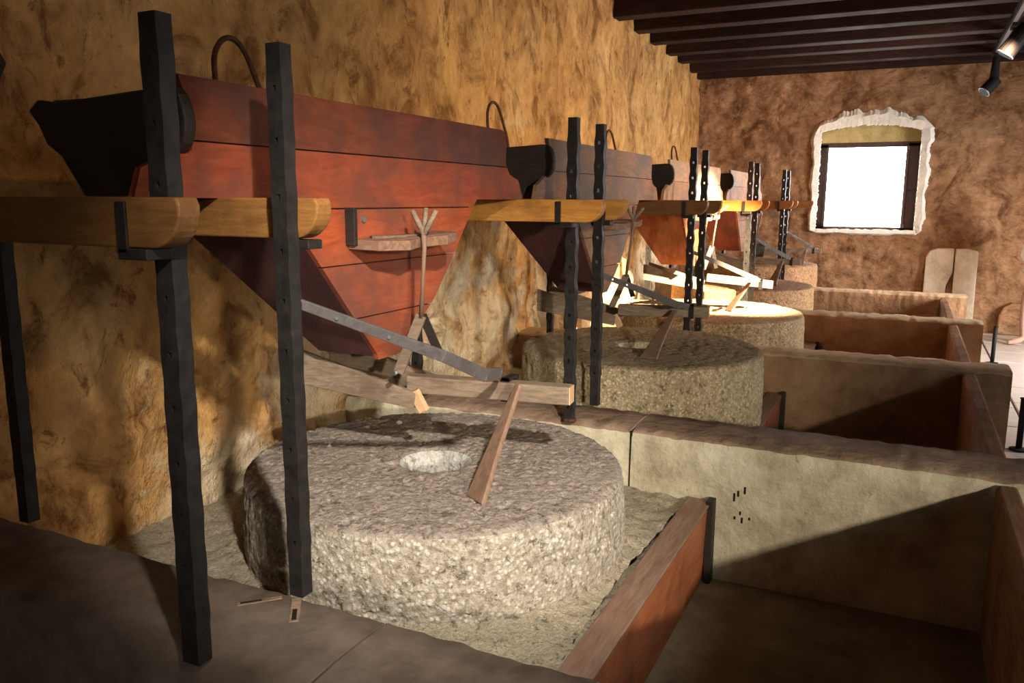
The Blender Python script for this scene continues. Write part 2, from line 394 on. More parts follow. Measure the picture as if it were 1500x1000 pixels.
# right wall with two openings, wall behind the camera
def wall_open(name, axis, c0, c1, a0, a1, holes, mat):
    mb = MB(); zs = (-1.42, 1.7); cur = a0
    def bx(p, q, z0, z1):
        if axis == 'x': mb.box(c0, c1, p, q, z0, z1)
        else: mb.box(p, q, c0, c1, z0, z1)
    for (h0, h1, hz0, hz1) in holes:
        bx(cur, h0, *zs); bx(h0, h1, zs[0], hz0); bx(h0, h1, hz1, zs[1]); cur = h1
    bx(cur, a1, *zs); return struct(mb.build(name, mat))
wall_open('wall_right', 'x', 3.3, 3.55, -3.3, 10.3, [(1.6, 2.9, -.3, .9), (6.7, 8.0, -1.0, .6)], 'wallback')
wall_open('wall_front', 'y', -3.4, -3.2, -2.6, 3.4, [(1.9, 3.0, -1.40, .9)], 'wallback')
# ceiling: boards and beams
ceil = struct(MB().box(-2.6, 3.4, -3.3, 10.3, 1.66, 1.72).build('ceiling', 'boards', origin=(0, 0, 1.66)))
beams = [6.62, 7.20, 7.78, 8.36, 8.88, 9.46, 9.98]
yy = 5.80
while yy > -3.2: beams.append(yy); yy -= .6
proto = MB().box(-2.5, 3.4, 6.54, 6.70, 1.445, 1.68).build('beam', 'beam', ceil, bevel=.008)
for k, yb in enumerate(beams):
    if k == 0: continue
    c = proto.copy(); C.objects.link(c); c.location = Vector((0, K*(yb-6.62), K*random.uniform(-.012, .012) - (K*.02 if yb > 9.3 else 0)))
# pale repairs low on the back wall
def slab(pts, y0, y1, mat='whiteplaster'):
    return MB().ext([(x, y0, z) for x, z in pts], (0, y1-y0, 0))
t_ = slab([(.19, -1.40), (.19, -.60), (.225, -.53), (.30, -.505), (.46, -.50), (.462, -.76), (.41, -.90), (.39, -1.40)], YB-.075, YB+.04).build('stone_slab', 'whiteplaster', bevel=.012)
tag(t_, 'pale upright slab set in the rough back wall, left of the slotted pair', 'stone slab')
t_ = slab([(.475, -1.40), (.475, -.505), (.60, -.50), (.69, -.53), (.70, -1.40)], YB-.075, YB+.04).build('stone_slab', 'whiteplaster', bevel=.012)
tag(t_, 'pale upright slab set in the rough back wall, right of the slotted pair', 'stone slab')
t_ = slab([(.93, -1.40), (.93, -1.20), (.97, -1.10), (1.04, -1.06), (1.35, -1.07), (1.40, -1.2), (1.40, -1.40)], YB-.12, YB+.04).build('stone_slab', 'wallback', bevel=.02)
tag(t_, 'low rounded grey-brown stone at the foot of the back wall behind the visitor', 'stone slab')

# ================================================================== THE MILL BAYS
ORD = ['nearest', 'second', 'third', 'fourth', 'farthest']
DY0, DY1 = .968, 1.254
# ---- masonry dividers
def cs_seed(P, n):
    return np.stack([np.zeros(len(P)), (np.arange(len(P)) % n)*.03, np.zeros(len(P))], -1)
def rough_box(x0, x1, y0, y1, z0, z1, top_mi, nx, seed, chip=.012, rz=0):
    """box with a worn arris: cross-section polygon swept along x with noise"""
    cs = [(y0, z0), (y0, z1-.16), (y0, z1-.05), (y0+.006, z1-.014), (y0+.018, z1-.002), (y0+.10, z1), (y1-.10, z1), (y1-.018, z1-.002), (y1-.006, z1-.014), (y1, z1-.06), (y1, z0)]
    n = len(cs); xs = np.linspace(x0, x1, nx); vs = []
    P = np.array([(x, a, b_) for x in xs for a, b_ in cs])
    Q = P*np.array([1, 0, 0])+cs_seed(P, n); d = chip*fbm(Q, 5, 3, seed); d2 = chip*fbm(Q, 16, 2, seed+5)
    for k in range(len(P)):
        j = k % n
        if j in (2, 3, 4): P[k, 1] += abs(d[k])*1.1+abs(d2[k])*.6; P[k, 2] -= abs(d2[k])*.9
        elif j in (7, 8, 9): P[k, 1] -= abs(d[k])*1.1; P[k, 2] -= abs(d2[k])*.9
        elif j in (5, 6): P[k, 2] += d2[k]*.10
        elif j in (1,): P[k, 1] += d[k]*.4
    fs = []; mi = []
    mb = MB()
    for i in range(nx-1):
        for j in range(n-1):
            fs.append((i*n+j, i*n+j+1, (i+1)*n+j+1, (i+1)*n+j)); mi.append(1 if 3 <= j <= 7 else 0)
    V_ = [tuple(p) for p in P]; e0 = len(V_); V_ += V_[:n]; e1 = len(V_); V_ += V_[(nx-1)*n:nx*n]
    fs.append(tuple(e0+j for j in range(n))); mi.append(0); fs.append(tuple(e1+j for j in range(n-1, -1, -1))); mi.append(0)
    mb.v = V_; mb.f = fs; mb.mi = mi
    return mb
dlab = ['dark low stone partition across the foreground carrying the nearest iron posts',
        'pale low partition with a vertical crack, just beyond the nearest millstone',
        'low brown partition behind the second millstone, second brightest top edge',
        'low brown partition beyond the brightly lit third millstone',
        'thin-looking low partition farthest back, below the window']
for k in range(5):
    th = thing('low_partition', dlab[k], 'low wall', (-.8, DY0+.143+S*k, -1.40))
    y0, y1 = DY0+S*k, DY1+S*k
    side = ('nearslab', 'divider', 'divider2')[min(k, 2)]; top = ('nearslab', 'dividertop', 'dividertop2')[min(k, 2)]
    jx = -.872 if k != 1 else -.858
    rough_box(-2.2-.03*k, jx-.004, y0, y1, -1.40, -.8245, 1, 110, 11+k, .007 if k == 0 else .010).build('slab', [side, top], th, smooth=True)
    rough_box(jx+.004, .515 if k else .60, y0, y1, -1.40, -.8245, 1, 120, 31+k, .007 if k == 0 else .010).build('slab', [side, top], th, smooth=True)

    MB().box(jx-.006, jx+.006, y0+.010, y1-.010, -1.39, -.836).build('joint', 'crack', th)
    if k == 1:
        for (x, z, h) in ((-.475, -1.02, .030), (-.462, -1.005, .022), (-.440, -.99, .026), (-.452, -1.075, .014), (-.445, -1.10, .022), (-.470, -1.095, .012), (-.42, -1.09, .010)):
            MB().box(x-.0035, x+.0035, y0-.0012, y0+.01, z-h/2, z+h/2).build('chisel_mark', 'crack', th, bevel=.002)
    if k == 0:
        MB().bar((-1.092, 1.228, -.8245), (-1.033, 1.150, -.8245), .020, .004).build('mortise_rim', 'dividertop', th, bevel=.002)
        MB().bar((-1.062, 1.188, -.8235), (-1.036, 1.154, -.8235), .009, .004).build('mortise', 'crack', th)
        MB().bar((-1.185, 1.152, -.8243), (-1.122, 1.218, -.8243), .014, .003).build('mortise_rim', 'dividertop', th, bevel=.002)
        MB().bar((-1.180, 1.158, -.8238), (-1.150, 1.188, -.8238), .006, .004).build('mortise', 'crack', th)
# ---- bin floor, grain bed, boards
bl = ['reddish wooden board holding back the crushed grain beside the nearest millstone',
      'short visible end of a bin board beside the second millstone', 'bin board beside the brightly lit third millstone',
      'bin board beside the fourth millstone']
pl = ['wide upright board closing the bin nearest the camera, at the right edge', 'narrow upright board closing the dark second bin, seen top-on',
      'narrow upright board closing the third bin, seen top-on', 'narrow upright board closing the farthest bin, seen top-on']
for k in range(4):
    o = MB().box(-.60, .30, DY1+S*k+.002, DY0+S*(k+1)-.002, -1.43, -1.335).build('bin_floor', 'binfloor', floor)
    th = thing('bin_board', bl[k], 'board', (-.6, 2.0+S*k, -1.34))
    ya, yb_ = DY1+S*k+.004, DY0+S*(k+1)-.004
    MB().ext([(-.632, ya, -1.335), (-.632, ya, -1.05), (-.555, ya, -1.05), (-.565, ya, -1.335)], (0, yb_-ya, 0)).build('plank', 'binwood', th, bevel=.008)
    MB().ext([(-.634, ya, -1.056), (-.634, ya, -1.040), (-.550, ya, -1.044), (-.553, ya, -1.058)], (0, yb_-ya, 0)).build('top_edge', 'bintop', th, bevel=.004)
    MB().box(-.560, -.535, yb_-.05, yb_, -1.335, -1.03).build('cleat', 'blackwood', th, bevel=.003)
    th2 = MB().ext([(.30, ya, -1.335), (.30, ya, -.860), (.306, ya, -.848), (.352, ya, -.845), (.360, ya, -.855), (.375, ya, -1.398), (.30, ya, -1.398)], (0, yb_-ya, 0)).build('outer_board', 'panelwood', bevel=.006)
    tag(th2, pl[k], 'board')
gl = ['bed of coarse crushed grain round the nearest millstone', 'bed of crushed grain round the second millstone',
      'bed of crushed grain round the brightly lit third millstone', 'bed of crushed grain round the fourth millstone',
      'bed of crushed grain round the farthest millstone']
stones = [(-1.239, 2.033, .565, -.78), (-1.144, 3.815, .578, -.70), (-1.198, 5.592, .618, -.74), (-1.30, 7.35, .60, -.72), (-1.38, 9.12, .535, -.66)]
for k in range(5):
    ya, yb_ = DY1+S*k+.003, (DY0+S*(k+1)-.003 if k < 4 else 9.98)
    cx, cy, rr, zt = stones[k]
    def fn(U, V):
        XL = xwall(ya+.5)-.01; X = XL+U*(-.637-XL); Y = ya+V*(yb_-ya)
        P = np.stack([X, Y, np.zeros_like(X)], -1)
        d = np.sqrt((X-cx)**2+(Y-cy)**2)-rr
        z = -1.055+.055*np.exp(-np.clip(d, 0, 9)*7)+.008*fbm(P, 6, 3, 3+k)+.007*fbm(P, 30, 3, 8)
        P[:, 2] = np.where(d < -.035, -1.088, z); return P
    g_ = grid_mesh('', fn, 130, 120, None)
    mb = MB().add(g_[0].tolist(), g_[1]); mb.box(-2.1, -.64, ya, yb_, -1.40, -1.09)
    o = mb.build('crushed_grain', 'sand', smooth=True); tag(o, gl[k], 'grain'); o['kind'] = 'stuff'

# ---- millstones
sl = ['large pitted grey millstone in the foreground under the red hopper', 'second millstone, half in shade behind the pale cracked partition',
      'third millstone, top glaring white in the spotlight', 'fourth millstone, low brown block beyond the glaring white stone',
      'farthest millstone, small brown stone below the window']
def lathe_stone(rr, zt, nseg, dens):
    hr = .088; prof = []
    zb = -(1.085+zt)
    prof += [(hr*.92, -.16), (hr, -.06), (hr*1.04, -.022), (hr*1.25, -.006)]
    n1 = int(38*dens)
    prof += [(hr*1.25+(rr*.965-hr*1.25)*(i+1)/n1, .006*math.sin(i/n1*3)) for i in range(n1)]
    prof += [(rr*.982, -.003), (rr*.993, -.010), (rr, -.024)]
    n2 = int(24*dens); prof += [(rr*(1.0+.012*math.sin(i/n2*math.pi)), -.024+(zb+.024)*(i+1)/n2) for i in range(n2)]
    pr = np.array(prof); A = np.linspace(0, 2*np.pi, nseg, endpoint=False)
    R = pr[:, 0][:, None]; Zp = pr[:, 1][:, None]
    X = R*np.cos(A); Y = R*np.sin(A); Zz = Zp+0*A
    P = np.stack([X.ravel(), Y.ravel(), Zz.ravel()], -1)
    t2 = np.gradient(pr, axis=0); nr = np.stack([-t2[:, 1], t2[:, 0]], -1); nr /= np.linalg.norm(nr, axis=1)[:, None]+1e-9
    NR = np.stack([(nr[:, 0][:, None]*np.cos(A)).ravel(), (nr[:, 0][:, None]*np.sin(A)).ravel(), np.repeat(nr[:, 1], nseg)], -1)
    NR = -NR if NR[len(prof)//2*nseg][2] < 0 else NR
    d = .002*fbm(P, 5, 2, 2)+.0030*fbm(P, 60, 2, 5, .6)
    pit = np.clip(fbm(P, 34, 3, 12)-.42, 0, 1)*.016
    P = P+NR*(d-pit)[:, None]
    lump = .010*fbm(P*np.array([1, 1, .2]), 2.2, 2, 40)
    rad = np.linalg.norm(P[:, :2], axis=1); P[:, :2] *= (1+lump/np.maximum(rad, .1)*(rad/rr)**2)[:, None]
    m_ = len(prof); idx = np.arange(m_*nseg).reshape(m_, nseg); i2 = np.roll(idx, -1, axis=1)
    q = np.stack([idx[:-1], i2[:-1], i2[1:], idx[1:]], -1)
    mi = np.zeros((m_-1, nseg), int); mi[:3] = 2; ntop = 4+n1+1; mi[ntop:] = 1
    return P, q.reshape(-1, 4).tolist(), mi.ravel().tolist()
for k, (cx, cy, rr, zt) in enumerate(stones):
    P, q, mi = lathe_stone(rr, zt, 420 if k == 0 else 220, 2.2 if k == 0 else 1.2)
    mb = MB(); mb.v = [(p[0]+cx, p[1]+cy, p[2]+zt) for p in P.tolist()]; mb.f = q; mb.mi = mi
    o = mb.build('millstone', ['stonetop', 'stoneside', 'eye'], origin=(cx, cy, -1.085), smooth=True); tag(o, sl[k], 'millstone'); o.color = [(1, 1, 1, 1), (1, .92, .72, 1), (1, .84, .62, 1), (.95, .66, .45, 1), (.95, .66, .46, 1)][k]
    n_ = 18; mb = MB()   # bottom of the eye, grain-filled
    mb.ext([(cx+.085*math.cos(a), cy+.085*math.sin(a), zt-.15) for a in [2*math.pi*i/n_ for i in range(n_)]], (0, 0, -.02)).build('eye_bottom', 'sand', o)
for (x, y_, s_, lab) in ((-1.55, 2.30, .014, 'small pale pebble lying behind the eye of the nearest millstone'), (-1.60, 1.98, .008, 'tiny pale chip on the left of the nearest millstone top')):
    mb = MB(); ico = [( .9, 0, 0), (-.8, .1, 0), (0, .8, 0), (.1, -.9, 0), (0, 0, .7), (0, .1, -.5), (.6, .6, .3), (-.6, -.5, .3)]
    bm = bmesh.new(); vs = [bm.verts.new((x+a*s_, y_+b_*s_, -.776+s_*.4+c*s_)) for a, b_, c in ico]; bmesh.ops.convex_hull(bm, input=vs)
    bm.verts.index_update(); mb.add([v.co[:] for v in bm.verts], [tuple(v.index for v in fc.verts) for fc in bm.faces]); bm.free()
    tag(mb.build('pebble', 'eye'), lab, 'pebble')

# ---- iron posts with punched holes
def post(ztop, zbot, w=.031, d=.030, pitch=.088, first=.06, seed=0, foot=False, bul=.0036, hh=.0068, hw=.005):
    """bar at x=y=0; wavy where it is punched; holes run right through along y"""
    mb = MB(); rnd = random.Random(seed); z = ztop-first; cuts = []
    while z > zbot+.06: cuts.append(z); z -= pitch*rnd.uniform(.93, 1.07)
    def ring(z, e): a = w/2+e; b_ = d/2; return [(-a, -b_, z), (a, -b_, z), (a, b_, z), (-a, b_, z)]
    zs = [(ztop, 0), (ztop-.012, .001)]
    prev = None; pieces = []; zc = ztop
    for c in cuts:
        pieces.append(('solid', [(zc, 0 if zc == ztop else bul), (min(zc-.012, (zc+c)/2+.006), .0), (max(c+.022, (zc+c)/2-.006), .0), (c+hh, bul)])); pieces.append(('hole', c)); zc = c-hh
    pieces.append(('solid', [(zc, bul), (zc-.015, 0), (zbot, 0)]))
    for kind, dat in pieces:
        if kind == 'solid':
            rs = [ring(zz, e) for zz, e in dat]; n0 = len(mb.v); vs = [p for r_ in rs for p in r_]; fs = [(3, 2, 1, 0)]
            for i in range(len(rs)-1): fs += [(i*4+j, i*4+(j+1) % 4, i*4+4+(j+1) % 4, i*4+4+j) for j in range(4)]
            m_ = (len(rs)-1)*4; fs.append((m_, m_+1, m_+2, m_+3)); mb.add(vs, fs)
        else:
            for sg in (-1, 1):
                a, b_ = sorted((sg*hw, sg*(w/2+bul))); mb.box(a, b_, -d/2, d/2, dat-hh, dat+hh)
    return mb
XP = -1.0987
plabF = ['thick black punched iron post at far left foreground, front of the nearest pair', 'black punched iron post with a foot ring at the far rim of the nearest millstone',
         'left post of the third pair, black, before the white-lit stone', 'left post of the fourth iron pair, brownish and catching light', 'left post of the farthest iron pair, left of the window']
plabB = ['dark iron post standing close to the left side of the nearest millstone', 'black iron post of the second pair, in front of the second millstone',
         'right post of the third pair, with bright holes, before the white-lit stone', 'right post of the fourth iron pair, darker than its neighbour', 'right post of the farthest iron pair, nearer the window']
def mk_post(x, y_, ztop, seed, label, foot, group='punched iron posts', wid=.034):
    nr = seed in (0, 1, 20); mb = post(ztop+.8245, 0, wid, .032, (.092 if seed % 2 else .086)*(1.1 if nr else 1), .07+.012*(seed % 3), seed, False, .0022 if nr else .0036, .005 if nr else .0068, .0038 if nr else .005)
    mb.v = [(a+x, b_+y_, c-.8245) for a, b_, c in mb.v]
    o = mb.build('iron_post', 'iron', origin=(x, y_, -.8245)); tag(o, label, 'iron post', group)
    if foot:
        fm = MB().ext([(x+.028*math.cos(a), y_+.024*math.sin(a), -.822) for a in [2*math.pi*i/8+.4 for i in range(8)]], (0, 0, .011)); fm.build('foot_ring', 'rust', o, bevel=.002)
    return o
for k in range(5):
    yf, yb_ = .969+S*k, 1.2505+S*k
    mk_post(XP, yf, .287, 2*k, plabF[k], k == 1, wid=.038 if k == 0 else .034)
    mk_post(XP, yb_, .287, 2*k+1, plabB[k], False)
llab = ['dark iron post against the wall at the left edge of the picture', 'iron post by the wall behind the red hopper, hidden by the nearest hopper', 'black stub of iron post seen under the second chute', 'iron post by the wall under the third hopper', 'iron post by the wall beyond the fourth hopper']
for k in range(5):
    mk_post(-1.99 if k == 0 else -1.95, 1.25+S*k, -.01, 20+k, llab[k], False, 'wall-side iron posts', .036)
mk_post(-1.95, .969+S*2, -.01, 31, 'left one of two black post stubs under the second chute', False, 'wall-side iron posts')

# ---- wooden cross beams
def cross_beam(yc, xr, th=.038):
    """beam along x; lower corner of its free end is rounded"""
    R_ = .062; pts = [(-2.16, -.079), (xr-R_, -.079)]
    for i in range(1, 8): a = i/8*math.pi/2; pts.append((xr-R_+R_*math.sin(a), -.079+R_*(1-math.cos(a))))
    pts += [(xr, -.012), (xr-.006, .001), (-2.16, .001)]
    return MB().ext([(x, yc-th/2, z) for x, z in pts], (0, th, 0))
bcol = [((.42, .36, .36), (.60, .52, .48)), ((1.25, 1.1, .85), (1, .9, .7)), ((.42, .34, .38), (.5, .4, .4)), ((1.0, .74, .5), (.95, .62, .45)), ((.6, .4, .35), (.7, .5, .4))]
bfl = ['dark front cross beam at the far left, its rounded end lit', 'golden ochre cross beam in front of the second pair of posts', 'dull brown cross beam in front of the third pair of posts',
       'bright orange cross beam in front of the fourth pair of posts', 'dark red-brown cross beam in front of the farthest pair of posts']
bbl = ['back cross beam below the red hopper, pale rounded end beside the post', 'back cross beam of the second pair, only its rounded tip showing', 'back cross beam of the third pair, only its dark tip showing',
       'orange-tipped back cross beam of the fourth pair of posts', 'back cross beam of the farthest pair, a thin lit curve at its tip']
for k in range(5):
    yf = .969+S*k; yb_ = 1.2505+S*k
    th = thing('cross_beam', bfl[k], 'beam', (-1.6, yf-.04, -.079), 'cross beams on the iron posts')
    xr = -1.005 if k == 0 else (-.965 if k == 1 else -1.0)
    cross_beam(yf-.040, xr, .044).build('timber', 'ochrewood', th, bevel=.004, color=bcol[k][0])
    MB().box(-1.14, -1.118, yf-.068, yf-.0625, -.088, -.006).box(-1.14, -1.075, yf-.068, yf-.018, -.098, -.080).build('iron_strap', 'iron', th, bevel=.002)
    th = thing('cross_beam', bbl[k], 'beam', (-1.6, yb_+.045, -.079), 'cross beams on the iron posts')
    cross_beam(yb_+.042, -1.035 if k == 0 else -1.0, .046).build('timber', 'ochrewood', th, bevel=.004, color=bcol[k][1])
    MB().box(-1.14, -1.06, yb_+.019, yb_+.062, -.099, -.0805).build('iron_strap', 'iron', th, bevel=.002)
th = thing('cross_beam', 'tip of a cross beam against the back wall left of the window', 'beam', (-1.6, 9.93, -.079), 'cross beams on the iron posts')
cross_beam(9.93, -1.0, .044).build('timber', 'ochrewood', th, bevel=.004, color=(.6, .42, .36))

# ---- hoppers
XH = -1.292
def outline_left(z):
    return float(np.interp(z, [-.43, -.10, -.0001, 0, .055, .088, .12, .15, .20, .235], [1.825, 1.535, 1.445, 1.065, 1.085, 1.16, 1.215, 1.225, 1.20, 1.185]))
def outline_right(z):
    return float(np.interp(z, [-.445, -.42, -.30, -.218, -.04, -.0001, 0, .04, .069, .085, .123, .20, .225, .238], [1.915, 1.955, 2.12, 2.201, 2.358, 2.40, 2.755, 2.735, 2.715, 2.645, 2.612, 2.618, 2.61, 2.585]))
GOB = [(-1.72, .182), (-1.687, .204), (-1.63, .196), (-1.58, .198), (-1.31, .212), (-1.288, .210), (-1.274, .196), (-1.264, .172), (-1.260, .148), (-1.262, .124), (-1.270, .104), (-1.284, .090), (-1.305, .078), (-1.34, .066), (-1.372, .05), (-1.395, .002), (-1.562, .002), (-1.625, .085), (-1.668, .11), (-1.69, .15)]
def hopper(label):
    th = thing('grain_hopper', label, 'hopper', (-1.5, 1.9, -.445), 'wooden grain hoppers')
    body = MB()
    # trough body behind the front boards (upper box), then the tapering spout
    prof = [(XH-.014, .205), (XH-.014, .003), (-1.56, .003), (-1.61, .08), (-1.655, .11), (-1.70, .19), (-1.68, .205)]
    body.ext([(x, 1.20, z) for x, z in prof], (0, 1.38, 0))
    body.hexa([(-1.70, 1.445, .002), (-1.306, 1.445, .002), (-1.306, 2.395, .002), (-1.70, 2.395, .002)],
              [(-1.50, 1.825, -.43), (-1.306, 1.825, -.43), (-1.306, 1.95, -.43), (-1.50, 1.95, -.43)])
    body.build('hopper_body', 'darkpaint', th)
    e = MB().ext([(x, 1.165, z) for x, z in GOB], (0, .03, 0)); e.build('end_board', 'blackwood', th, bevel=.006)
    zs = [-.440, -.312, -.168, -.025, .112, .238]
    for i in range(5):
        z0, z1 = zs[i]+.0018, zs[i+1]-.0018
        lv = np.unique(np.concatenate([np.linspace(z0, z1, 9), [v for v in (-.0001, .0, .055, .069, .088) if z0 < v < z1]]))
        L = [(XH, outline_left(z), z) for z in lv]; R_ = [(XH, outline_right(z), z) for z in lv]
        if i == 0: L = [(XH, outline_left(z), z) for z in lv]
        mb = MB().ext(L+R_[::-1], (-.016, 0, 0)); mb.build('plank', 'paint', th)
    # tool shelf with its back board and end plate
    sh = MB().ext([(XH+.001, 1.70, -.128), (XH+.09, 1.71, -.131), (XH+.125, 1.80, -.133), (XH+.115, 1.87, -.128), (XH+.14, 1.97, -.125), (XH+.13, 2.04, -.118), (XH+.001, 2.12, -.118)], (0, 0, .026)).build('shelf', 'greywood', th, bevel=.003, color=(1, .75, .7))
    MB().box(XH+.001, XH+.016, 1.705, 2.19, -.106, -.028).build('back_board', 'paint', sh, bevel=.002)
    MB().box(XH+.001, XH+.030, 1.690, 1.704, -.118, -.022).build('end_plate', 'blackwood', sh, bevel=.002)
    MB().tube([(XH+.016, 1.745, -.052), (XH+.022, 1.745, -.052)], .009, 10).build('knob', 'steel', sh)
    for (a, b_) in ((1.76, .05), (1.84, .06), (1.99, .07)):
        MB().bar((XH+b_-.02, a, -.099), (XH+b_+.04, a+.07, -.097), .022, .007).build('wedge', 'greywood', sh, color=(.7, .6, .55))
    # strut at the back of the spout
    MB().ext([(-1.56, 2.26, -.10), (-1.56, 2.32, -.10), (-1.50, 2.13, -.47), (-1.50, 2.02, -.47)], (.02, 0, 0)).build('strut', 'blackwood', th)
    return th
hlab = ['big red-painted plank hopper with a tool shelf, nearest the camera', 'mauve-brown plank hopper behind the golden cross beam', 'orange hopper, glare painted cream on top, standing in the spotlight', 'pale cream hopper, last in the row toward the back wall']
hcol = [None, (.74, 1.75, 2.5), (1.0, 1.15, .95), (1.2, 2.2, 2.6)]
h0 = hopper(hlab[0])
for o_, c_ in zip(sorted([x for x in C.objects if x.parent == h0 and x.name.startswith('plank')], key=lambda o: max(v.co.z for v in o.data.vertices)), [(.85, .9, .9), (.92, .95, 1), (1.02, 1, .9), (.9, .85, .85), (.50, .62, .75)]): o_.color = (*c_, 1)
for k in range(1, 4):
    h = copy_tree(h0, S*k); h['label'] = hlab[k]
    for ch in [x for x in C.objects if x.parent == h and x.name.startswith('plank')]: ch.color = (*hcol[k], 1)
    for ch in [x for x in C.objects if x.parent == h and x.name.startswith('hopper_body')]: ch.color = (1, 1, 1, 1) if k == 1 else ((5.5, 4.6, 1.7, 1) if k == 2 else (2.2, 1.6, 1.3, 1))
    if k >= 2:   # overexposed light painted in as cream on these top boards
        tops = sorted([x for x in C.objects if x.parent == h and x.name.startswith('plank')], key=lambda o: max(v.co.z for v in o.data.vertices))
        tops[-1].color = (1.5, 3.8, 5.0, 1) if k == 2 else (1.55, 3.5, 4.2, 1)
        tops[-1]['label'] = 'top board with overexposed light painted in as cream'
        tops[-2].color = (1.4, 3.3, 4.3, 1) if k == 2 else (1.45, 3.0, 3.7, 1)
# hoops behind each hopper
hp = ['thin iron hoop rising behind the left half of the red hopper', 'thin iron hoop over the gap between first and second hoppers', 'thin iron hoop over the mauve hopper, third along the wall', 'small iron hoop above the cream hopper, fourth along the wall']
base = [(-2.14, 1.87, .10), (-1.90, 1.87, .12), (-1.87, 1.87, .18), (-1.875, 1.862, .30), (-1.885, 1.868, .40), (-1.89, 1.892, .448), (-1.89, 1.928, .474), (-1.885, 1.965, .468), (-1.88, 1.998, .43), (-1.87, 2.024, .36), (-1.86, 2.038, .30), (-1.855, 2.045, .18), (-1.89, 2.045, .12), (-2.14, 2.045, .10)]
def smooth_path(P, n=5):
    P = [Vector(p) for p in P]; out = []
    for i in range(len(P)-1):
        a, b_, c, d = P[max(i-1, 0)], P[i], P[i+1], P[min(i+2, len(P)-1)]
        for j in range(n):
            t = j/n; out.append(.5*((2*b_)+(c-a)*t+(2*a-5*b_+4*c-d)*t*t+(3*b_-a-3*c+d)*t**3))
    return out+[P[-1]]
base = smooth_path(base)
for k in range(4):
    o = MB().tube([(x-.02*k, y_+S*k-.02*min(k, 1), z) for x, y_, z in base], .0085 if k == 0 else .0075, 8).build('iron_hoop', 'rust', smooth=True)
    tag(o, hp[k], 'hoop', 'iron hoops behind the hoppers')

# ---- shoes, shaker arms, levers, rods, paddles
U0 = dict(bar=[(-1.088, 1.262, -.205), (-.954, 1.60, -.359), (-.935, 1.78, -.438), (-.950, 1.89, -.455), (-.985, 1.96, -.478)],
          st=[(-.925, 1.985, -.497), (-1.0, 1.799, -.777), (-.93, 1.758, -.777)], rod=[(-1.162, 1.86, -.13), (-1.187, 1.88, -.321)],
          fl=(-1.262, 1.875, -.482), fr=(-1.17, 1.945, -.43), pr=[(-1.191, 1.85, -.030), (-1.167, 1.88, -.024), (-1.129, 1.87, -.029)], tim=[(-1.30, 1.99, -.538), (-.812, 2.055, -.535)])
U1 = dict(bar=[(-1.086, 1.262, -.295), (-1.016, 1.58, -.383), (-.915, 1.80, -.465), (-.91, 1.88, -.475), (-.90, 1.95, -.49)],
          st=[(-.966, 1.96, -.515), (-1.041, 1.668, -.697), (-.96, 1.657, -.697)], rod=[(-1.149, 1.86, -.115), (-1.184, 1.88, -.356)],
          fl=(-1.25, 1.88, -.500), fr=(-1.167, 1.94, -.455), pr=[(-1.185, 1.85, -.022), (-1.158, 1.88, -.030), (-1.106, 1.87, -.034)], tim=[(-1.25, 1.98, -.528), (-.825, 2.05, -.522)])
U2 = dict(bar=[(-1.204, 1.30, -.292), (-1.035, 1.60, -.401), (-.88, 1.81, -.495), (-.872, 1.89, -.508), (-.865, 1.95, -.52)],
          st=[(-.925, 1.93, -.535), (-1.085, 1.965, -.737), (-1.03, 1.925, -.737)], rod=[(-1.146, 1.86, -.115), (-1.173, 1.88, -.307)],
          fl=(-1.225, 1.885, -.455), fr=(-1.151, 1.93, -.45), pr=[(-1.191, 1.85, -.055), (-1.152, 1.88, .015), (-1.081, 1.87, -.036)], tim=[(-1.221, 1.98, -.520), (-.797, 2.05, -.555)])
names = ['nearest', 'second', 'third, brightly lit', 'fourth, shadowed', 'farthest']
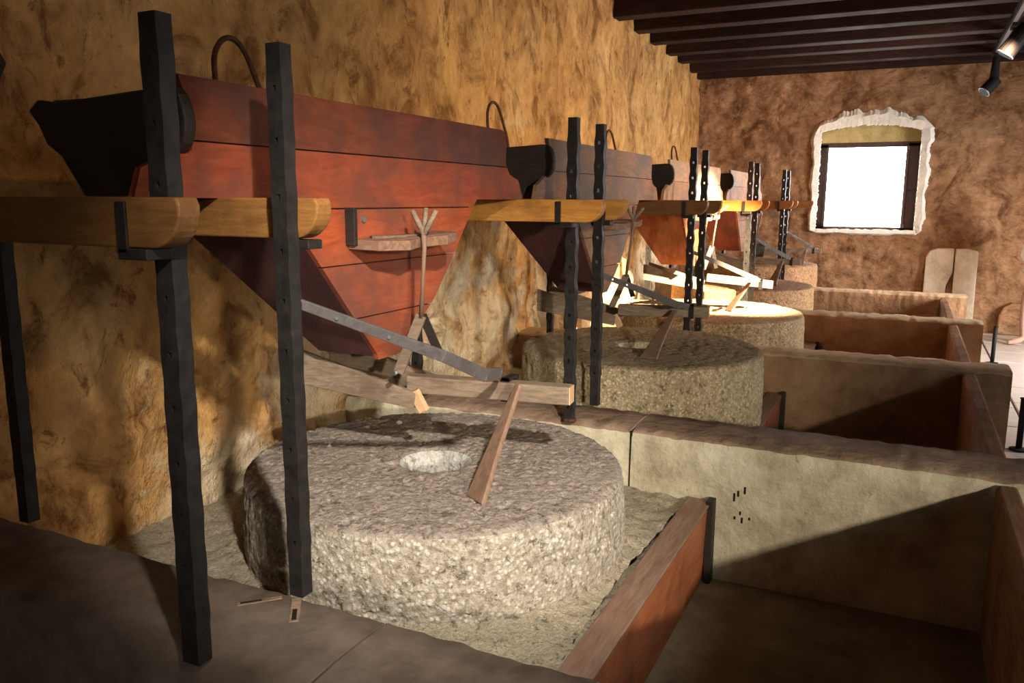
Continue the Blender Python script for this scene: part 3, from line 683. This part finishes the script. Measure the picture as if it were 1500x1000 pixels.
def unit(k, D_):
    sh = lambda p: (p[0], p[1]+S*k, p[2]); nm = ['under the red hopper', 'under the mauve hopper', 'in the spotlight', 'behind the fourth pair of posts', 'in the dark far corner'][k]
    zo = -.022 if k in (0, 1) else 0
    # shoe: tilted open trough
    th = thing('grain_shoe', 'weathered wooden trough-shaped chute '+nm, 'chute', sh((-1.45, 1.9, -.60)), 'wooden chutes below the hoppers')
    A = Vector(sh((-1.635, 1.86, -.436))); B = Vector(sh((-1.25, 1.945, -.556))); hgt = Vector((0, 0, -.108)); hg2 = Vector((-.012, 0, -.048))
    dep = Vector((-.02, .20, .0))
    MB().hexa([A, B, B+hg2, A+hgt], [A+Vector((0, .016, 0)), B+Vector((0, .016, 0)), B+hg2+Vector((0, .016, 0)), A+hgt+Vector((0, .016, 0))]).build('side_board', 'greywood', th, bevel=.003)
    MB().hexa([A+dep, B+dep, B+hg2+dep, A+hgt+dep], [A+dep+Vector((0, .016, 0)), B+dep+Vector((0, .016, 0)), B+hg2+dep+Vector((0, .016, 0)), A+hgt+dep+Vector((0, .016, 0))]).build('side_board', 'greywood', th, bevel=.003)
    l0 = A+hgt+Vector((.01, .014, .012)); l1 = B+hg2+Vector((-.01, .014, .004)); e_ = dep+Vector((0, -.01, 0)); dn_ = Vector((0, 0, .012))
    MB().hexa([l0, l1, l1+e_, l0+e_], [l0+dn_, l1+dn_, l1+e_+dn_, l0+e_+dn_]).build('bottom_board', 'greywood', th)
    MB().bar(B+Vector((-.012, .008, .005)), B+Vector((.018, .016, -.055)), .030, .018, (0, 1, 0)).build('end_block', 'palewood', th, bevel=.002)
    # shaker arm
    p, q = D_['tim']
    o = MB().bar(sh(p), sh(q), .052, .052).build('shaker_arm', 'greywood', bevel=.005); tag(o, 'squared grey timber arm reaching out over the millstone '+nm, 'timber', 'shaker arms'); 
    pv = Vector(sh(p)); qv = Vector(sh(q)); dd = (qv-pv).normalized()
    MB().bar(qv+dd*.0005, qv+dd*.004, .048, .048).build('sawn_end', 'palewood', o)
    # lever bar
    pts = [sh(p_) for p_ in D_['bar']]
    th = thing('lever_bar', 'flat grey lever bar sloping down from the post '+nm, 'lever', pts[0], 'flat lever bars')
    mb = MB()
    for i in range(3):
        h_ = [.020, .028, .034, .030][i]; mb.bar(pts[i], pts[i+1], .010, h_, (.2, -.3, 1), 0, .010, [.028, .034, .030][i])
    mb.bar(pts[3], pts[4], .012, .024, (.3, 0, 1)); mb.build('bar', 'greybar', th, bevel=.002)
    c = Vector(sh(D_['tim'][1])); cx_ = Vector((D_['bar'][4][0], 0, 0)).x
    cx_ = cx_-.012 if k == 0 else cx_; cy_ = c.y-.008; cz = c.z
    MB().box(cx_-.012, cx_+.012, cy_-.034, cy_-.0275, cz-.032, cz+.036).box(cx_-.012, cx_+.012, cy_-.034, cy_+.034, cz+.0285, cz+.036).box(cx_-.012, cx_+.012, cy_+.0285, cy_+.034, cz-.02, cz+.036).build('clip', 'iron', th)
    for t2 in (.25, .6):
        pp = Vector(pts[0]).lerp(Vector(pts[1]), t2); MB().tube([pp+Vector((.003, -.006, .0)), pp+Vector((.005, -.010, 0))], .004, 8).build('rivet', 'steel', th)
    # rod with three-pronged top and forked foot
    a, b_ = [Vector(sh(p_)) for p_ in D_['rod']]
    th = thing('adjusting_rod', 'slim upright rod with three-pronged wooden handle and forked foot '+nm, 'rod', b_, 'pronged adjusting rods')
    a2 = Vector((a.x, a.y, -.088)); MB().tube([a2, a, (a+b_)/2, b_], [.0085, .0065, .0055, .0075], 8).build('rod', 'brownwood', th, smooth=True)
    for p_ in D_['pr']: MB().tube([a2+Vector((0, 0, -.004)), Vector(sh(p_))], [.0085, .0065], 8).build('prong', 'greywood', th, smooth=True)
    fl, fr = Vector(sh(D_['fl'])), Vector(sh(D_['fr']))
    MB().bar(b_+Vector((0, 0, .006)), fl, .030, .011, (.3, -1, .2)).build('fork_leg', 'greywood', th, bevel=.002)
    MB().bar(b_+Vector((0, .006, .006)), fr, .024, .010, (.3, -1, .2)).build('fork_leg', 'blackwood', th, bevel=.002)
    MB().tube([fl+Vector((.0, -.014, .004)), fl+Vector((0, -.026, .004))], .008, 6).build('bolt', 'steel', th)
    # paddle (damsel)
    t3, bl_, br_ = [Vector(sh(p_)) for p_ in D_['st']]
    t3 = t3+Vector((0, -.03, 0)) if k == 0 else t3
    wv = (br_-bl_).normalized(); n_ = (t3-bl_).cross(wv).normalized()*.007
    mid = t3.lerp((bl_+br_)/2, .55)
    out = [t3-wv*.010, t3+wv*.012, mid+wv*.024, br_, bl_, mid-wv*.027]
    outv = [p_-n_ for p_ in out]
    o = MB().ext(outv, n_*2).build('paddle', 'brownwood', bevel=.004); tag(o, 'tapered wooden paddle hanging from the arm onto the millstone '+nm, 'paddle', 'tapered wooden paddles')
for k in range(5): unit(k, [U0, U1, U2, U1, U1][k])

# dark drum on the last unit
o = MB().tube([(-1.53, 8.98, -.50), (-1.38, 9.02, -.52)], [.085, .075], 16).build('drum', 'blackwood', bevel=.004); tag(o, 'short dark wooden drum lying behind the farthest millstone', 'drum')
# old tool leaning in at the left edge
o = MB().ext([(-1.70, 1.02, .33), (-1.70, 1.095, .31), (-1.70, 1.118, .272), (-1.70, 1.10, .235), (-1.70, 1.02, .20)], (-.03, 0, 0)).build('wooden_scoop', 'blackwood', bevel=.004)
tag(o, 'tip of a dark wooden thing poking in at the left edge', 'wooden tool')
MB().ext([(-1.705, .70, .29), (-1.705, 1.03, .29), (-1.705, 1.03, .255), (-1.705, .70, .255)], (-.02, 0, 0)).build('handle', 'blackwood', o)

# ================================================================== TRACK AND LAMPS
o = MB().box(.585, .645, .6, 9.35, 1.385, 1.425).build('lamp_track', 'track', origin=(.615, 5, 1.385)); tag(o, 'black lamp track running under the ceiling beams at the upper right', 'track')
MB().box(.600, .630, .62, 9.33, 1.382, 1.3845).build('rail_slot', 'chrome', o)
def lamp(y_, lab, tip, big=1.0, droop=None):
    th = thing('spot_lamp', lab, 'lamp', (.615, y_, 1.385), 'black spot lamps on the track')
    MB().box(.595, .635, y_-.05*big, y_+.05*big, 1.352, 1.382).build('adapter', 'track', th, bevel=.004)
    a = Vector((.615, y_, 1.35)); e = Vector((.612, y_, 1.12)); MB().tube([a, e+Vector((0, 0, .02))], [.030*big, .042*big], 14).build('stem', 'track', th, smooth=False)
    t4 = Vector(tip); d = (t4-e).normalized()
    MB().tube([e-d*.03, e+d*.12*big], .055*big, 18).build('head', 'track', th)
    MB().tube([e+d*.1201*big, e+d*.128*big], .057*big, 18).build('rim', 'chrome', th)
    MB().tube([e+d*.1281*big, e+d*.130*big], .051*big, 18).build('lens', 'track', th)
lamp(9.2, 'small black spot lamp hanging at the far end of the track', (.2, 9.0, .6))
lamp(1.4, 'black spot lamp on the track above the nearest bin', (-2.1, 2.4, .05)); lamp(4.6, 'black spot lamp on the track above the third bin', (-2.2, 4.6, .45)); 
# larger flood near the far end
th = thing('spot_lamp', 'larger black lamp on the track at the upper right corner', 'lamp', (.64, 7.8, 1.385), 'black spot lamps on the track')
MB().box(.60, .64, 7.7, 7.9, 1.352, 1.382).build('adapter', 'track', th, bevel=.004)
MB().tube([(.715, 7.8, 1.36), (.58, 7.8, 1.16)], [.06, .07], 16).build('head', 'track', th); MB().tube([(.579, 7.8, 1.159), (.575, 7.8, 1.153)], .072, 16).build('rim', 'chrome', th); MB().tube([(.5748, 7.8, 1.1525), (.573, 7.8, 1.1495)], .068, 16).build('lens', 'track', th)
MB().tube([(.62, 7.8, 1.36), (.66, 7.8, 1.28)], .015, 8).build('stem', 'track', th)

# ================================================================== BARRIER POSTS, VISITOR
for (x, y_, h, lab) in ((.75, 8.15, .325, 'thin dark barrier post standing in the aisle beyond the bins'), (.665, 5.30, .30, 'dark barrier post at the right edge beside the second bin')):
    th = thing('barrier_post', lab, 'post', (x, y_, -1.40))
    MB().tube([(x, y_, -1.39), (x, y_, -1.40+h)], .017, 12).build('pole', 'track', th, smooth=True)
    MB().tube([(x, y_, -1.40), (x, y_, -1.392), (x, y_, -1.388)], [.05, .05, .02], 16).build('base', 'track', th)
    MB().tube([(x, y_, -1.40+h), (x, y_, -1.394+h)], .021, 12).build('cap', 'track', th)
# visitor: skinned figure, standing, facing the mills (-x)
def person(px, py):
    th = thing('person', 'visitor in white top and shorts with a dark bag, cut off at the right edge', 'person', (px, py, -1.40))
    org = W((px, py, -1.40)); m_ = 1.0
    def skin(name, nodes, edges, mat, levels=2):
        bm = bmesh.new(); ly = bm.verts.layers.skin.verify(); vs = []
        for i, (p, rad) in enumerate(nodes):
            v = bm.verts.new(p); v[ly].radius = rad if isinstance(rad, tuple) else (rad, rad); v[ly].use_root = (i == 0); vs.append(v)
        for a, b_ in edges: bm.edges.new((vs[a], vs[b_]))
        me = bpy.data.meshes.new(name); bm.to_mesh(me); bm.free(); me.materials.append(M[mat])
        o = bpy.data.objects.new(name, me); C.objects.link(o); o.parent = th
        s_ = o.modifiers.new('skin', 'SKIN'); s_.use_smooth_shade = True; ss = o.modifiers.new('sub', 'SUBSURF'); ss.levels = levels; ss.render_levels = levels
        dg = bpy.context.evaluated_depsgraph_get(); me2 = bpy.data.meshes.new_from_object(o.evaluated_get(dg)); o.modifiers.clear(); o.data = me2
        me2.materials.clear(); me2.materials.append(M[mat]); me2.polygons.foreach_set('use_smooth', [True]*len(me2.polygons)); return o
    n = [((0, 0, .93), (.13, .15)), ((0, 0, 1.10), (.10, .13)), ((-.01, 0, 1.30), (.11, .16)), ((0, 0, 1.42), .06), ((-.01, 0, 1.50), .052), ((-.02, 0, 1.56), .078), ((-.02, 0, 1.66), .085), ((-.01, 0, 1.72), .05),   # 0-7
         ((0, .09, .86), .095), ((-.01, .10, .48), .058), ((-.03, .10, .28), .055), ((.01, .10, .09), .036), ((-.05, .11, .045), .036), ((-.15, .12, .022), .022),  # 8-13
         ((0, -.09, .86), .095), ((-.06, -.10, .48), .058), ((-.06, -.10, .28), .055), ((-.05, -.10, .09), .036), ((-.11, -.11, .045), .036), ((-.21, -.12, .022), .022),  # 14-19
         ((0, .18, 1.38), .055), ((0, .22, 1.12), .042), ((-.02, .23, .90), .03), ((-.04, .22, .83), .026),
         ((0, -.18, 1.38), .055), ((.01, -.22, 1.12), .042), ((-.02, -.23, .92), .03), ((-.04, -.22, .85), .026)]
    e = [(0, 1), (1, 2), (2, 3), (3, 4), (4, 5), (5, 6), (6, 7), (0, 8), (8, 9), (9, 10), (10, 11), (11, 12), (12, 13), (0, 14), (14, 15), (15, 16), (16, 17), (17, 18), (18, 19),
         (2, 20), (20, 21), (21, 22), (22, 23), (2, 24), (24, 25), (25, 26), (26, 27)]
    b_ = skin('body', n, e, 'skin'); b_['worg'] = tuple(org)
    for sy, hx, hz in ((1, -.04, .83), (-1, -.04, .85)):      # fingers
        for j in range(4):
            y0 = sy*.20+(j-1.5)*.017; L = (.058, .068, .064, .05)[j]
            skin('finger', [((hx-.01, y0, hz-.005), .009), ((hx-.03, y0, hz-.03), .009), ((hx-.028, y0, hz-.03-L*.5), .008), ((hx-.018, y0, hz-.03-L), .0065)], [(0, 1), (1, 2), (2, 3)], 'skin', 1)
        skin('thumb', [((hx+.0, sy*.17, hz), .010), ((hx-.02, sy*.155, hz-.025), .009), ((hx-.03, sy*.158, hz-.05), .008)], [(0, 1), (1, 2)], 'skin', 1)
    skin('shirt', [((0, 0, .90), (.19, .19)), ((0, 0, 1.12), (.165, .165)), ((-.01, 0, 1.32), (.13, .18)), ((0, 0, 1.43), .075), ((0, .19, 1.37), .075), ((0, .22, 1.2), .062), ((0, -.19, 1.37), .075), ((0, -.22, 1.2), .062)],
         [(0, 1), (1, 2), (2, 3), (2, 4), (4, 5), (2, 6), (6, 7)], 'whitecloth')
    skin('shorts', [((0, 0, .98), (.145, .175)), ((0, 0, .90), (.145, .17)), ((0, .095, .84), .115), ((-.01, .10, .76), .105), ((0, -.095, .84), .115), ((-.02, -.10, .76), .105)],
         [(0, 1), (1, 2), (2, 3), (1, 4), (4, 5)], 'whitecloth')
    skin('hair', [((.0, 0, 1.70), .10), ((.03, 0, 1.66), .095), ((.05, 0, 1.56), .07)], [(0, 1), (1, 2)], 'hair')
    # face
    def ell(name, c, rr_, mat):
        bm = bmesh.new(); bmesh.ops.create_icosphere(bm, subdivisions=2, radius=1); me = bpy.data.meshes.new(name)
        for v in bm.verts: v.co = Vector((c[0]+v.co.x*rr_[0], c[1]+v.co.y*rr_[1], c[2]+v.co.z*rr_[2]))
        bm.to_mesh(me); bm.free(); me.materials.append(M[mat]); o = bpy.data.objects.new(name, me); C.objects.link(o); o.parent = th
    for sy in (-1, 1): ell('eye', (-.098, sy*.030, 1.63), (.008, .012, .008), 'darkcloth'); ell('ear', (-.01, sy*.088, 1.62), (.016, .009, .028), 'skin')
    ell('nose', (-.112, 0, 1.60), (.016, .011, .020), 'skin'); ell('mouth', (-.100, 0, 1.565), (.008, .022, .006), 'rust')
    bag = skin('bag', [((-.02, -.25, 1.03), (.05, .11)), ((-.02, -.25, .90), (.055, .12))], [(0, 1)], 'darkcloth', 1)
    strap = skin('bag_strap', [((-.02, -.25, 1.06), .010), ((-.09, -.16, 1.30), .010), ((-.03, -.05, 1.46), .010), ((.09, .02, 1.40), .010)], [(0, 1), (1, 2), (2, 3)], 'darkcloth', 1)
    return th
person(1.145, 9.42)
# worg is only a helper for building
for o in list(C.objects):
    for k_ in ('worg', 'y0', 'z0'):
        if k_ in o: del o[k_]
